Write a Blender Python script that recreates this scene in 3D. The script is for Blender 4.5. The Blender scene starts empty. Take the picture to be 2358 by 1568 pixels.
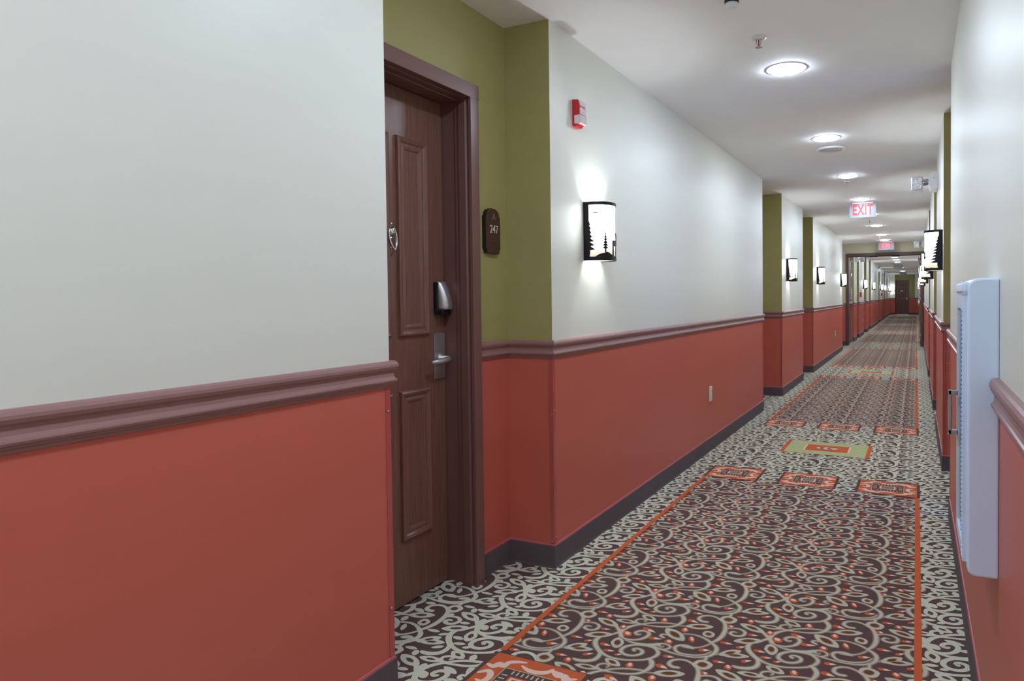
import bpy, bmesh, math, random
import numpy as np
from mathutils import Vector, Matrix

# ------------------------------------------------------------------ camera, world, exposure
scene = bpy.context.scene
cam_d = bpy.data.cameras.new('camera'); cam = bpy.data.objects.new('camera', cam_d)
scene.collection.objects.link(cam); scene.camera = cam
cam_d.sensor_width = 36.0; cam_d.lens = 1567.5 / 2358 * 36.0
cam_d.shift_x = -200.2 / 2358; cam_d.shift_y = -61.04 / 2358
cam_d.clip_start = 0.02; cam_d.clip_end = 200
YAW, PITCH, ROLL = 0.4362, 0.0240, -0.0098
cy, sy = math.cos(YAW), math.sin(YAW); cp, sp = math.cos(PITCH), math.sin(PITCH)
fwd0 = Vector((-sy, cy, 0)); right0 = Vector((cy, sy, 0))
fwd = fwd0 * cp - Vector((0, 0, 1)) * sp
up0 = fwd0 * sp + Vector((0, 0, 1)) * cp
cr, sr = math.cos(ROLL), math.sin(ROLL)
rgt = right0 * cr + up0 * sr
upv = up0 * cr - right0 * sr
m = Matrix((rgt, upv, -fwd)).transposed().to_4x4(); m.translation = Vector((1.4687, 0, 1.2118))
cam.matrix_world = m
world = bpy.data.worlds.new('daylight outside'); scene.world = world; world.use_nodes = True
wb = world.node_tree.nodes['Background']; wb.inputs[0].default_value = (0.16, 0.32, 1.0, 1); wb.inputs[1].default_value = 1.6
vs = scene.view_settings; vs.view_transform = 'Standard'; vs.look = 'None'; vs.gamma = 1; vs.use_curve_mapping = False
vs.exposure = 0.88
scene.display_settings.display_device = 'sRGB'
cyc = scene.cycles
cyc.use_denoising = True; cyc.max_bounces = 10; cyc.diffuse_bounces = 7; cyc.glossy_bounces = 3; cyc.transmission_bounces = 6
cyc.sample_clamp_indirect = 4.0
DOWN_E, SCONCE_E, SCONCE_BULB = 75.0, 7.0, 3.8
COOL = (0.745, 0.86, 1.04)

# ------------------------------------------------------------------ colour and material helpers
def lin(c):
    return tuple((v / 255 / 12.92 if v / 255 <= 0.04045 else ((v / 255 + 0.055) / 1.055) ** 2.4) for v in c)
MATS = {}
def mat(name, rgb, rough=0.5, metal=0.0, noise=0.0, nscale=20, bump=0.0, bscale=200, emit=None, estr=0.0, stretch=(1, 1, 1), spec=0.5, trans=0.0, coat=0.0):
    mt = bpy.data.materials.new(name); mt.use_nodes = True; nt = mt.node_tree; b = nt.nodes['Principled BSDF']
    c = lin(rgb) + (1,)
    b.inputs['Base Color'].default_value = c; b.inputs['Roughness'].default_value = rough; b.inputs['Metallic'].default_value = metal
    b.inputs['Specular IOR Level'].default_value = spec
    b.inputs['Transmission Weight'].default_value = trans; b.inputs['Coat Weight'].default_value = coat
    if noise or bump:
        tc = nt.nodes.new('ShaderNodeTexCoord'); mp = nt.nodes.new('ShaderNodeMapping'); mp.inputs['Scale'].default_value = stretch
        nt.links.new(tc.outputs['Object'], mp.inputs[0])
    if noise:
        n = nt.nodes.new('ShaderNodeTexNoise'); n.inputs['Scale'].default_value = nscale; n.inputs['Detail'].default_value = 5
        nt.links.new(mp.outputs[0], n.inputs['Vector'])
        r = nt.nodes.new('ShaderNodeValToRGB'); r.color_ramp.elements[0].position = .3; r.color_ramp.elements[1].position = .7
        r.color_ramp.elements[0].color = tuple(v * (1 - noise) for v in c[:3]) + (1,)
        r.color_ramp.elements[1].color = tuple(min(1, v * (1 + noise)) for v in c[:3]) + (1,)
        nt.links.new(n.outputs[0], r.inputs[0]); nt.links.new(r.outputs[0], b.inputs['Base Color'])
    if bump:
        n2 = nt.nodes.new('ShaderNodeTexNoise'); n2.inputs['Scale'].default_value = bscale; n2.inputs['Detail'].default_value = 3
        nt.links.new(mp.outputs[0], n2.inputs['Vector'])
        bp = nt.nodes.new('ShaderNodeBump'); bp.inputs['Strength'].default_value = bump; bp.inputs['Distance'].default_value = 0.002
        nt.links.new(n2.outputs[0], bp.inputs['Height']); nt.links.new(bp.outputs[0], b.inputs['Normal'])
    if emit:
        b.inputs['Emission Color'].default_value = tuple(emit) + (1,); b.inputs['Emission Strength'].default_value = estr
    MATS[name] = mt
    return mt

cream = mat('pale sage cream wall paint', (222, 224, 213), .42, noise=.012, nscale=6, bump=.07, bscale=90, stretch=(1, .25, 2.2), spec=.45)
khaki = mat('khaki cross wall tone', (196, 188, 160), .5, noise=.02, nscale=5)  # cross wall tone, warmer and darker than the cream side walls
green = mat('olive green wall paint', (162, 154, 98), .5, noise=.03, nscale=5, bump=.07, bscale=90, stretch=(1, .25, 2.2))
red = mat('terracotta wall paint', (194, 100, 84), .38, noise=.03, nscale=4, bump=.07, bscale=90, stretch=(1, .25, 2.2), spec=.45)
white_c = mat('white ceiling paint', (243, 243, 243), .75, noise=.01, nscale=8, bump=.1, bscale=120)
railm = mat('mauve brown painted moulding', (148, 110, 107), .35, spec=.5)
basem = mat('charcoal carpet base', (92, 82, 85), .9, noise=.12, nscale=160, bump=.4, bscale=500)
capm = mat('pink painted base edge', (186, 92, 96), .5)
frame_m = mat('dark brown fire door frame', (84, 58, 58), .4)
casing = mat('dark brown painted door frame', (116, 82, 76), .36)
guardm = mat('glossy corner guard plastic', (176, 84, 78), .22, coat=.4)
steel = mat('satin nickel', (196, 190, 190), .42, .8)
chrome = mat('polished chrome', (220, 222, 226), .12, 1.0)
dark = mat('dark bronze metal', (34, 30, 36), .42, .6)
black = mat('black plastic', (24, 22, 26), .4)
whitep = mat('white plastic', (228, 230, 232), .35)
ivory = mat('ivory plastic', (224, 220, 208), .35)
greyp = mat('grey plastic', (150, 150, 156), .45)
ledm = mat('lit downlight lens', (255, 255, 255), .5, emit=COOL, estr=DOWN_E)
redp = mat('red alarm plastic', (196, 32, 40), .3)
strobe_lens = mat('clear strobe lens', (232, 214, 220), .15, spec=.8)
signbrown = mat('dark brown sign plastic', (74, 42, 36), .4)
signtext = mat('pale sign lettering', (206, 196, 180), .5)
signtext2 = mat('dull raised lettering', (120, 104, 102), .5)
exitwhite = mat('exit sign white panel', (124, 127, 133), .35)
exitred = mat('lit red exit lettering', (214, 30, 28), .5, emit=(1.0, .05, .04), estr=.32)
cabm = mat('white enamel cabinet', (214, 232, 255), .3, noise=.01, nscale=30)
glassm = mat('glass', (225, 240, 245), .03, trans=1.0)
tealm = mat('blue green glass edge', (40, 120, 150), .2)
greypanel = mat('unlit grey sign back', (168, 168, 172), .5)
prism_m = mat('prismatic clear lamp lens', (212, 212, 218), .12, metal=.75, noise=.35, nscale=60, bump=1.0, bscale=130)

def wood(name, rgb):
    mt = bpy.data.materials.new(name); mt.use_nodes = True; nt = mt.node_tree; b = nt.nodes['Principled BSDF']
    tc = nt.nodes.new('ShaderNodeTexCoord'); mp = nt.nodes.new('ShaderNodeMapping'); mp.inputs['Scale'].default_value = (6, 26, 1.1)
    nt.links.new(tc.outputs['Object'], mp.inputs[0])
    n = nt.nodes.new('ShaderNodeTexNoise'); n.inputs['Scale'].default_value = 4.5; n.inputs['Detail'].default_value = 8; n.inputs['Distortion'].default_value = .6
    nt.links.new(mp.outputs[0], n.inputs['Vector'])
    mp2 = nt.nodes.new('ShaderNodeMapping'); mp2.inputs['Scale'].default_value = (20, 260, 5); nt.links.new(tc.outputs['Object'], mp2.inputs[0])
    n2 = nt.nodes.new('ShaderNodeTexNoise'); n2.inputs['Scale'].default_value = 3; n2.inputs['Detail'].default_value = 4
    nt.links.new(mp2.outputs[0], n2.inputs['Vector'])
    mx = nt.nodes.new('ShaderNodeMath'); mx.operation = 'ADD'; nt.links.new(n.outputs[0], mx.inputs[0])
    m3 = nt.nodes.new('ShaderNodeMath'); m3.operation = 'MULTIPLY'; m3.inputs[1].default_value = .6; nt.links.new(n2.outputs[0], m3.inputs[0]); nt.links.new(m3.outputs[0], mx.inputs[1])
    r = nt.nodes.new('ShaderNodeValToRGB'); c = lin(rgb)
    r.color_ramp.elements[0].position = .55; r.color_ramp.elements[1].position = 1.05
    r.color_ramp.elements[0].color = tuple(v * .78 for v in c) + (1,); r.color_ramp.elements[1].color = tuple(v * 1.18 for v in c) + (1,)
    nt.links.new(mx.outputs[0], r.inputs[0]); nt.links.new(r.outputs[0], b.inputs['Base Color'])
    b.inputs['Roughness'].default_value = .27
    bp = nt.nodes.new('ShaderNodeBump'); bp.inputs['Strength'].default_value = .35; bp.inputs['Distance'].default_value = .0015
    nt.links.new(n2.outputs[0], bp.inputs['Height']); nt.links.new(bp.outputs[0], b.inputs['Normal'])
    return mt
woodm = wood('stained oak door veneer', (122, 86, 72))
woodp = wood('stained oak panel moulding', (126, 88, 78))

# ------------------------------------------------------------------ mesh builder
class MB:
    def __init__(s): s.v = []; s.f = []; s.m = []; s.mats = []; s.sm = []
    def mi(s, mt):
        if mt not in s.mats: s.mats.append(mt)
        return s.mats.index(mt)
    def face(s, pts, mt, smooth=False):
        i = len(s.v); s.v += [tuple(p) for p in pts]; s.f.append(tuple(range(i, i + len(pts)))); s.m.append(s.mi(mt)); s.sm.append(smooth)
    def grid(s, rows, mt, smooth=True, closed=False):
        i = len(s.v); n = len(rows[0]); k = s.mi(mt)
        for r in rows: s.v += [tuple(p) for p in r]
        for a in range(len(rows) - 1):
            for b in range(n if closed else n - 1):
                c = (b + 1) % n
                s.f.append((i + a * n + b, i + a * n + c, i + (a + 1) * n + c, i + (a + 1) * n + b)); s.m.append(k); s.sm.append(smooth)
    def box(s, x0, x1, y0, y1, z0, z1, mt, side=None):
        i = len(s.v)
        s.v += [(x0, y0, z0), (x1, y0, z0), (x1, y1, z0), (x0, y1, z0), (x0, y0, z1), (x1, y0, z1), (x1, y1, z1), (x0, y1, z1)]
        F = {'-z': (3, 2, 1, 0), '+z': (4, 5, 6, 7), '-y': (0, 1, 5, 4), '+x': (1, 2, 6, 5), '+y': (2, 3, 7, 6), '-x': (3, 0, 4, 7)}
        for k, f in F.items():
            s.f.append(tuple(i + q for q in f)); s.m.append(s.mi((side or {}).get(k, mt))); s.sm.append(False)
    def prism(s, poly, a, b, plane, mt, side_mt=None):
        # poly in 2D, extruded from a to b; plane 'yz' -> x extrude, 'xz' -> y extrude, 'xy' -> z extrude
        def P(p, t): return {'yz': (t, p[0], p[1]), 'xz': (p[0], t, p[1]), 'xy': (p[0], p[1], t)}[plane]
        n = len(poly)
        s.face([P(p, b) for p in poly], mt); s.face([P(p, a) for p in reversed(poly)], mt)
        for i in range(n):
            q = poly[(i + 1) % n]; s.face([P(poly[i], a), P(q, a), P(q, b), P(poly[i], b)], side_mt or mt)
    def lathe(s, prof, c, mt, n=24, axis='z', smooth=True):
        rows = []
        for r, h in prof:
            row = []
            for k in range(n):
                a = 2 * math.pi * k / n; u, w = r * math.cos(a), r * math.sin(a)
                row.append({'z': (c[0] + u, c[1] + w, c[2] + h), 'x': (c[0] + h, c[1] + u, c[2] + w), 'y': (c[0] + u, c[1] + h, c[2] + w)}[axis])
            rows.append(row)
        s.grid(rows, mt, smooth, True)
        for r, i in ((rows[0], 0), (rows[-1], 1)):
            if prof[0 if i == 0 else -1][0] > 1e-5: s.face(r if i else list(reversed(r)), mt)
    def tube(s, path, r, mt, n=10):
        path = [Vector(p) for p in path]; rows = []
        for i, p in enumerate(path):
            t = (path[min(i + 1, len(path) - 1)] - path[max(i - 1, 0)]).normalized()
            a = t.cross(Vector((0, 0, 1)));
            if a.length < .1: a = t.cross(Vector((1, 0, 0)))
            a.normalize(); b = t.cross(a); rr = r[i] if isinstance(r, (list, tuple)) else r
            rows.append([p + a * rr * math.cos(2 * math.pi * k / n) + b * rr * math.sin(2 * math.pi * k / n) for k in range(n)])
        s.grid(rows, mt, True, True); s.face(list(reversed(rows[0])), mt); s.face(rows[-1], mt)
    def build(s, name, parent=None, bevel=0.0, solid=0.0, loc=None, **props):
        me = bpy.data.meshes.new(name); me.from_pydata(s.v, [], s.f)
        for mt in s.mats: me.materials.append(mt)
        me.polygons.foreach_set('material_index', s.m); me.polygons.foreach_set('use_smooth', s.sm)
        bm = bmesh.new(); bm.from_mesh(me); bmesh.ops.remove_doubles(bm, verts=bm.verts, dist=1e-5)
        if not solid: bmesh.ops.recalc_face_normals(bm, faces=bm.faces)
        bm.to_mesh(me); bm.free()
        o = bpy.data.objects.new(name, me); scene.collection.objects.link(o)
        if parent: o.parent = parent
        if loc: o.location = loc
        if bevel:
            b = o.modifiers.new('bevel', 'BEVEL'); b.width = bevel; b.segments = 2; b.limit_method = 'ANGLE'
        if solid:
            q = o.modifiers.new('solid', 'SOLIDIFY'); q.thickness = solid; q.offset = 0
        for k, v in props.items(): o[k] = v
        return o

def empty(name, loc, rz=0, **props):
    o = bpy.data.objects.new(name, None); scene.collection.objects.link(o); o.location = loc; o.rotation_euler = (0, 0, rz)
    o.empty_display_size = .05
    for k, v in props.items(): o[k] = v
    return o
def dup_tree(root, loc, rz, label=None, group=None):
    def cp(o, par):
        c = o.copy(); scene.collection.objects.link(c)
        if par: c.parent = par
        for ch in list(o.children): cp(ch, c)
        return c
    r = cp(root, None); r.location = loc; r.rotation_euler = (0, 0, rz)
    if label: r['label'] = label
    if group: r['group'] = group
    return r
def text_obj(name, body, size, mt, parent, frame, sx=1.0, depth=.002, spacing=1.0, off=0.0):
    cu = bpy.data.curves.new(name, 'FONT'); cu.body = body; cu.size = size; cu.align_x = 'CENTER'; cu.align_y = 'CENTER'; cu.extrude = depth; cu.space_character = spacing; cu.offset = off
    t = bpy.data.objects.new(name, cu); scene.collection.objects.link(t)
    bpy.context.view_layer.update()
    me = bpy.data.meshes.new_from_object(t.evaluated_get(bpy.context.evaluated_depsgraph_get()))
    bpy.data.objects.remove(t); me.materials.clear(); me.materials.append(mt)
    for p in me.polygons: p.material_index = 0
    me.transform(frame @ Matrix.Diagonal((sx, 1, 1, 1)))
    o = bpy.data.objects.new(name, me); scene.collection.objects.link(o); o.parent = parent
    return o

# ------------------------------------------------------------------ plan of the corridor (metres; y runs down the corridor)
W, H, R, B = 1.6367, 2.44, 1.0244, 0.1017
REC = 0.233
L_SEG = [(-5.0, 1.62), (2.655, 7.25), (8.38, 10.06), (11.12, 15.81)]
R_SEG = [(-5.0, 4.135), (5.207, 6.9), (7.95, 10.1), (11.1, 17.4)]
FIRE0, FIRE1 = 17.4, 17.52
L_FAR = [(18.85, 19.8), (20.6, 22.6), (23.75, 25.1), (26.1, 31.5), (32.6, 37.2), (38.2, 45.6)]
R_FAR = [(17.52, 21.0), (22.0, 27.5), (28.5, 33.5), (34.5, 45.6)]
END = 45.6
OUT = .8
def wallbox(mb, x0, x1, y0, y1, upper, z0=0.0, z1=H):
    cut = R - .03
    if z0 < cut: mb.box(x0, x1, y0, y1, z0, min(cut, z1), red, {'+z': upper} if z1 <= cut else None)
    if z1 > cut: mb.box(x0, x1, y0, y1, max(cut, z0), z1, upper[0] if isinstance(upper, tuple) else upper, None if not isinstance(upper, tuple) else upper[1])
def seg(mb, side, y0, y1):
    x0, x1 = (-OUT, 0.0) if side < 0 else (W, W + OUT)
    wallbox(mb, x0, x1, y0, y1, (cream, {'-y': green, '+y': green}))
def recess(mb, side, y0, y1, door):
    x0, x1 = (-OUT, -REC) if side < 0 else (W + REC, W + OUT)
    if not door: wallbox(mb, x0, x1, y0, y1, green); return
    e = y1 - .236; s = y0 + .055     # rough opening inside the casing
    wallbox(mb, x0, x1, e, y1, green); wallbox(mb, x0, x1, y0, s, green)
    wallbox(mb, x0, x1, s, e, green, 2.08, H)
wl = MB(); wr = MB()
for a, b in L_SEG: seg(wl, -1, a, b)
for a, b in R_SEG: seg(wr, 1, a, b)
for (a, b), (c, d) in zip(L_SEG, L_SEG[1:]): recess(wl, -1, b, c, True)
for (a, b), (c, d) in zip(R_SEG, R_SEG[1:]): recess(wr, 1, b, c, True)
wallbox(wl, -OUT, -.15, 15.81, 18.85, cream)
for a, b in L_FAR: seg(wl, -1, a, b)
for (a, b), (c, d) in zip(L_FAR, L_FAR[1:]): recess(wl, -1, b, c, False)
for a, b in R_FAR: seg(wr, 1, a, b)
for (a, b), (c, d) in zip(R_FAR, R_FAR[1:]): recess(wr, 1, b, c, False)
wall_left = wl.build('wall_left', kind='structure', label='left corridor wall, pale cream above terracotta, stepping back to olive green door recesses')
wall_right = wr.build('wall_right', kind='structure', label='right corridor wall, pale cream above terracotta, seen at a grazing angle')
# cross wall with the double fire door opening
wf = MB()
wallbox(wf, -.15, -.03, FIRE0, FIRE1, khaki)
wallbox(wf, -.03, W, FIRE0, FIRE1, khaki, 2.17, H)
wf.build('wall_cross', kind='structure', label='khaki toned wall over and beside the open double fire doorway')
# far end wall with door alcove x .29..1.40
we = MB()
wallbox(we, -OUT, .29, END, END + .6, (cream, {'+x': green})); wallbox(we, 1.40, W + OUT, END, END + .6, (cream, {'-x': green}))
wallbox(we, .29, .36, END + .3, END + .6, green); wallbox(we, 1.01, 1.40, END + .3, END + .6, green); wallbox(we, .36, 1.01, END + .3, END + .6, green, 2.08, H)
we.build('wall_end', kind='structure', label='far end wall of the corridor with an olive green door alcove')
wb_ = MB(); wallbox(wb_, -OUT, W + OUT, -5.1, -5.0, cream); wb_.build('wall_back', kind='structure', label='cream and terracotta wall closing the corridor behind the viewer')
ce = MB(); ce.box(-OUT, W + OUT, -5.1, END + .6, H, H + .1, white_c)
ceiling = ce.build('ceiling', kind='structure', label='flat white ceiling with round recessed lights')

# ------------------------------------------------------------------ chair rails and carpet base, swept along the wall line
RAIL = [(0, 0), (.012, 0), (.017, -.004), (.020, -.011), (.0205, -.018), (.017, -.026), (.011, -.031), (.0095, -.038), (.0105, -.048), (.013, -.054), (.0165, -.056), (.0175, -.060), (.0155, -.065), (.010, -.067), (.009, -.072), (.005, -.075), (.004, -.081), (0, -.081)]
RAIL = [(d, R + z) for d, z in RAIL]
BASE = [(0, B), (.005, B), (.007, B - .004), (.0075, .01), (.010, .0), (0, 0)]
CAP = [(0, B + .007), (.003, B + .006), (.005, B), (0, B)]
def sweep(mb, path, prof, side, mt, smooth=False):
    P = [Vector((a, b)) for a, b in path]; rows = []
    nrm = []
    for a, b in zip(P, P[1:]):
        t = (b - a).normalized(); nrm.append(Vector((t.y, -t.x)) * side)
    for i, p in enumerate(P):
        n1 = nrm[max(i - 1, 0)]; n2 = nrm[min(i, len(nrm) - 1)]
        o = (n1 + n2) / (1 + n1.dot(n2))
        rows.append([(p.x + o.x * d, p.y + o.y * d, z) for d, z in prof])
    mb.grid(rows, mt, smooth, closed=True)
    mb.face(rows[0], mt); mb.face(list(reversed(rows[-1])), mt)
def runs(side):
    S = L_SEG if side < 0 else R_SEG
    x = 0.0 if side < 0 else W; xr = -REC if side < 0 else W + REC
    out = []
    for i, (a, b) in enumerate(S):
        p = []
        if i: p += [(xr, a - .25), (xr, a)]
        p += [(x, a)]
        if i < len(S) - 1: p += [(x, b), (xr, b), (xr, b + .04)]
        elif side < 0: p += [(x, b), (-.15, b), (-.15, FIRE0 - .001), (-.065, FIRE0 - .001)]
        else: p += [(x, FIRE0 - .03)]
        out.append(p)
    F = L_FAR if side < 0 else R_FAR
    p = []
    for i, (a, b) in enumerate(F):
        p += [(x, a), (x, b)]
        if i < len(F) - 1: p += [(xr, b), (xr, F[i + 1][0])]
    if side < 0: p = [(-.15, FIRE1), (-.15, 18.85)] + p
    out.append(p)
    return out
tn = 0
for side, nm in ((-1, 'left'), (1, 'right')):
    for p in runs(side):
        s = 1 if side < 0 else -1
        tn += 1
        mb = MB(); sweep(mb, p, RAIL, s, railm); mb.build('trim_%d' % tn, kind='structure', label='mauve brown moulded chair rail along the %s wall' % nm)
        mb = MB(); sweep(mb, p, BASE, s, basem); sweep(mb, p, CAP, s, capm); mb.build('baseboard_' + nm, kind='structure', label='charcoal carpet base with a pink painted top edge, %s wall' % nm)
for p in ([(0, END), (.29, END), (.29, END + .3), (.30, END + .3)], [(1.08, END + .3), (1.40, END + .3), (1.40, END), (W, END)]):
    tn += 1
    mb = MB(); sweep(mb, p, RAIL, 1, railm); mb.build('trim_%d' % tn, kind='structure', label='mauve brown chair rail on the far end wall')
    mb = MB(); sweep(mb, p, BASE, 1, basem); mb.build('baseboard_end', kind='structure', label='charcoal carpet base of the far end wall')

# corner guards on the outer corners of the wainscot (parts of the walls), with their screws
def guard(parent, x, y, sx, sy, screws):
    mb = MB(); z0, z1 = B + .008, R - .082; w = .019; t = .0022
    xa, xb = sorted((x - sx * 0, x + sx * t)); ya, yb = sorted((y + sy * t, y - sy * w)); mb.box(xa, xb, ya, yb, z0, z1, guardm)
    xa, xb = sorted((x + sx * t, x - sx * w)); ya, yb = sorted((y, y + sy * t)); mb.box(xa, xb, ya, yb, z0, z1, guardm)
    g = mb.build('corner_guard', parent, bevel=.0006)
    for z in screws:
        m2 = MB(); m2.lathe([(0, .0030), (.0028, .0026), (.0035, 0)], (x + sx * t if sx > 0 else x - t, y - sy * .010, z), steel, 8, 'x') if sx > 0 else m2.lathe([(.0035, -.0000), (.0028, -.0026), (0, -.0030)], (x - t, y - sy * .010, z), steel, 8, 'x')
        m2.lathe([(.0035, 0), (.0028, sy * .0026), (0, sy * .0030)], (x - sx * .010, y + sy * t, z - .02), steel, 8, 'y')
        m2.build('screw', g)
for a, b in L_SEG:
    if a > 0: guard(wall_left, 0, a, 1, -1, (.14, .71))
    guard(wall_left, 0, b, 1, 1, (.26, .87))
for a, b in R_SEG:
    if a > 0: guard(wall_right, W, a, -1, -1, (.2, .84))
    if b < 15: guard(wall_right, W, b, -1, 1, (.2, .84))

# ------------------------------------------------------------------ carpet
c_brown = mat('dark brown carpet pile', (96, 74, 72), .95, noise=.10, nscale=420, bump=.5, bscale=700, spec=.1)
c_cream = mat('sage cream carpet yarn', (208, 208, 186), .95, noise=.05, nscale=500, bump=.5, bscale=700, spec=.1)
c_cream2 = mat('grey cream carpet yarn', (196, 192, 172), .95, noise=.05, nscale=500, bump=.5, bscale=700, spec=.1)
c_tan = mat('tan carpet yarn edge', (146, 130, 112), .95, noise=.22, nscale=500, spec=.1)
c_rust = mat('rust brown carpet yarn', (112, 70, 44), .95, noise=.1, nscale=500, spec=.1)
c_orange = mat('orange carpet yarn', (200, 100, 62), .95, noise=.06, nscale=400, bump=.4, bscale=700, spec=.1)
c_pink = mat('pale pink carpet yarn', (226, 198, 182), .95, noise=.05, nscale=500, spec=.1)
c_green = mat('light green carpet yarn', (178, 184, 136), .95, noise=.14, nscale=60, spec=.1)
c_grey = mat('grey carpet yarn', (128, 122, 108), .95, noise=.2, nscale=120, spec=.1)
fl = MB(); fl.box(-OUT, W + OUT, -5.1, END + .6, -.12, 0, c_brown)
floor = fl.build('floor', kind='structure', label='dark brown hallway carpet patterned with cream scrolls and orange bordered panels')
STROKES=[([(0.7078,2.3143),(0.7459,2.3252),(0.7866,2.3171),(0.8229,2.2934),(0.8463,2.2679),(0.8496,2.2345),(0.8353,2.203),(0.8027,2.1823),(0.7664,2.174),(0.7268,2.1747),(0.6817,2.1814),(0.646,2.1901)],[0.004,0.006,0.008,0.011,0.014,0.014,0.01,0.008,0.007,0.007,0.008,0.006]),
([(0.822,2.2919),(0.8049,2.2632),(0.7864,2.2452),(0.7704,2.237),(0.7478,2.2407),(0.7235,2.2327),(0.7142,2.2121),(0.7318,2.1875),(0.7631,2.1845),(0.7943,2.1931),(0.8224,2.2119),(0.8378,2.2399)],[0.005,0.006,0.005,0.01,0.012,0.011,0.011,0.01,0.008,0.007,0.006,0.004]),
([(0.7749,2.2308),(0.756,2.2317),(0.7353,2.2296)],[0.006,0.011,0.006]),
([(0.7657,2.4378),(0.7464,2.4356),(0.73,2.4476),(0.7329,2.4717),(0.7544,2.4877),(0.7799,2.4891),(0.8065,2.4749),(0.8286,2.4498),(0.8412,2.4061),(0.8426,2.3592),(0.834,2.3209),(0.8215,2.2984)],[0.012,0.013,0.013,0.011,0.009,0.008,0.008,0.013,0.016,0.016,0.013,0.008]),
([(0.828,2.2013),(0.8327,2.1895),(0.8307,2.1743)],[0.01,0.009,0.01]),
([(0.6507,2.3495),(0.6764,2.367),(0.705,2.3753)],[0.003,0.004,0.005]),
([(0.5019,2.2291),(0.5024,2.2624),(0.5199,2.2948),(0.5428,2.3186),(0.5718,2.3427),(0.6061,2.361),(0.6458,2.3722),(0.6765,2.3751)],[0.02,0.017,0.012,0.009,0.008,0.008,0.008,0.006]),
([(0.5537,2.3209),(0.5895,2.3267),(0.6218,2.3336),(0.6538,2.349),(0.6737,2.3751),(0.6814,2.4133),(0.6697,2.4405),(0.656,2.4509)],[0.005,0.006,0.008,0.01,0.012,0.016,0.016,0.01]),
([(0.4813,2.435),(0.5075,2.4157),(0.5418,2.4059),(0.5824,2.4099),(0.6219,2.4247),(0.6536,2.4446),(0.6733,2.4752),(0.6723,2.5019),(0.6491,2.5227),(0.6148,2.5252),(0.5786,2.5142),(0.5541,2.4879),(0.5523,2.4593),(0.5733,2.4433),(0.6021,2.4472),(0.6219,2.4681),(0.6194,2.4889),(0.6002,2.4963),(0.588,2.4875),(0.5944,2.4779)],[0.013,0.011,0.009,0.008,0.008,0.009,0.012,0.013,0.009,0.008,0.01,0.013,0.013,0.012,0.011,0.012,0.012,0.01,0.009,0.012]),
([(0.4794,2.553),(0.4514,2.5258),(0.4425,2.4961),(0.4497,2.4704),(0.4674,2.4463),(0.4936,2.4198)],[0.006,0.01,0.016,0.017,0.016,0.014]),
([(0.4876,2.4309),(0.4977,2.3979),(0.4913,2.3684),(0.4666,2.351),(0.441,2.3463),(0.4257,2.3494)],[0.012,0.014,0.016,0.017,0.015,0.008]),
([(0.4334,2.6296),(0.4611,2.6179),(0.4864,2.5941),(0.5071,2.5689),(0.5128,2.5491)],[0.006,0.01,0.013,0.02,0.014]),
([(0.4751,2.5474),(0.4879,2.5643),(0.4981,2.5801)],[0.008,0.011,0.012]),
([(0.5042,2.2272),(0.523,2.2033),(0.5502,2.1998),(0.5766,2.2115),(0.5955,2.2354),(0.6002,2.2638),(0.5839,2.2803),(0.5607,2.2731),(0.5511,2.2539),(0.5634,2.2445),(0.5722,2.2514)],[0.014,0.008,0.009,0.01,0.013,0.013,0.012,0.011,0.012,0.01,0.006]),
([(0.5364,2.192),(0.5672,2.1858),(0.6005,2.1865),(0.633,2.1954),(0.6573,2.2117)],[0.005,0.009,0.014,0.018,0.018]),
([(0.6372,2.1917),(0.6594,2.1834),(0.6856,2.1858),(0.699,2.2053),(0.6868,2.2209),(0.6627,2.2196),(0.6567,2.2058),(0.6707,2.1972),(0.6745,2.2055)],[0.006,0.007,0.008,0.008,0.008,0.008,0.007,0.006,0.004]),
([(0.6617,2.2851),(0.6453,2.2837),(0.6421,2.2705),(0.6558,2.2621)],[0.006,0.008,0.01,0.01]),
([(0.3356,2.7287),(0.3588,2.7406),(0.3749,2.7617)],[0.003,0.004,0.006]),
([(0.5499,2.3457),(0.5544,2.3573),(0.5374,2.3627),(0.5211,2.3509),(0.5204,2.3339),(0.5375,2.3244),(0.5662,2.3264)],[0.005,0.006,0.007,0.008,0.008,0.008,0.006]),
([(0.5276,2.3232),(0.5518,2.3182)],[0.005,0.004]),
([(0.3438,2.5903),(0.3646,2.601),(0.3907,2.6029),(0.4113,2.5867),(0.4083,2.5598),(0.3868,2.548),(0.3651,2.5563),(0.3693,2.5738),(0.384,2.5747)],[0.008,0.007,0.008,0.011,0.011,0.011,0.011,0.009,0.004])]
LEAVES=[((0.8015,2.4727),(0.8636,2.5001),0.03,0.45),((0.7755,2.3383),(0.8148,2.3616),0.024,0.42),((0.7009,2.3747),(0.7974,2.4099),0.02,0.45),((0.3884,2.5093),(0.4828,2.5523),0.02,0.45),((0.3796,2.6464),(0.4761,2.6128),0.02,0.42),((0.4971,2.1575),(0.5418,2.1689),0.036,0.45),((0.6417,2.3301),(0.7282,2.2683),0.026,0.45),((0.3668,2.738),(0.4277,2.7971),0.018,0.4),((0.3713,2.7443),(0.4618,2.77),0.016,0.4),((0.5241,2.3928),(0.5872,2.3685),0.017,0.42),((0.4457,2.3177),(0.5314,2.3249),0.014,0.42)]
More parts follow.
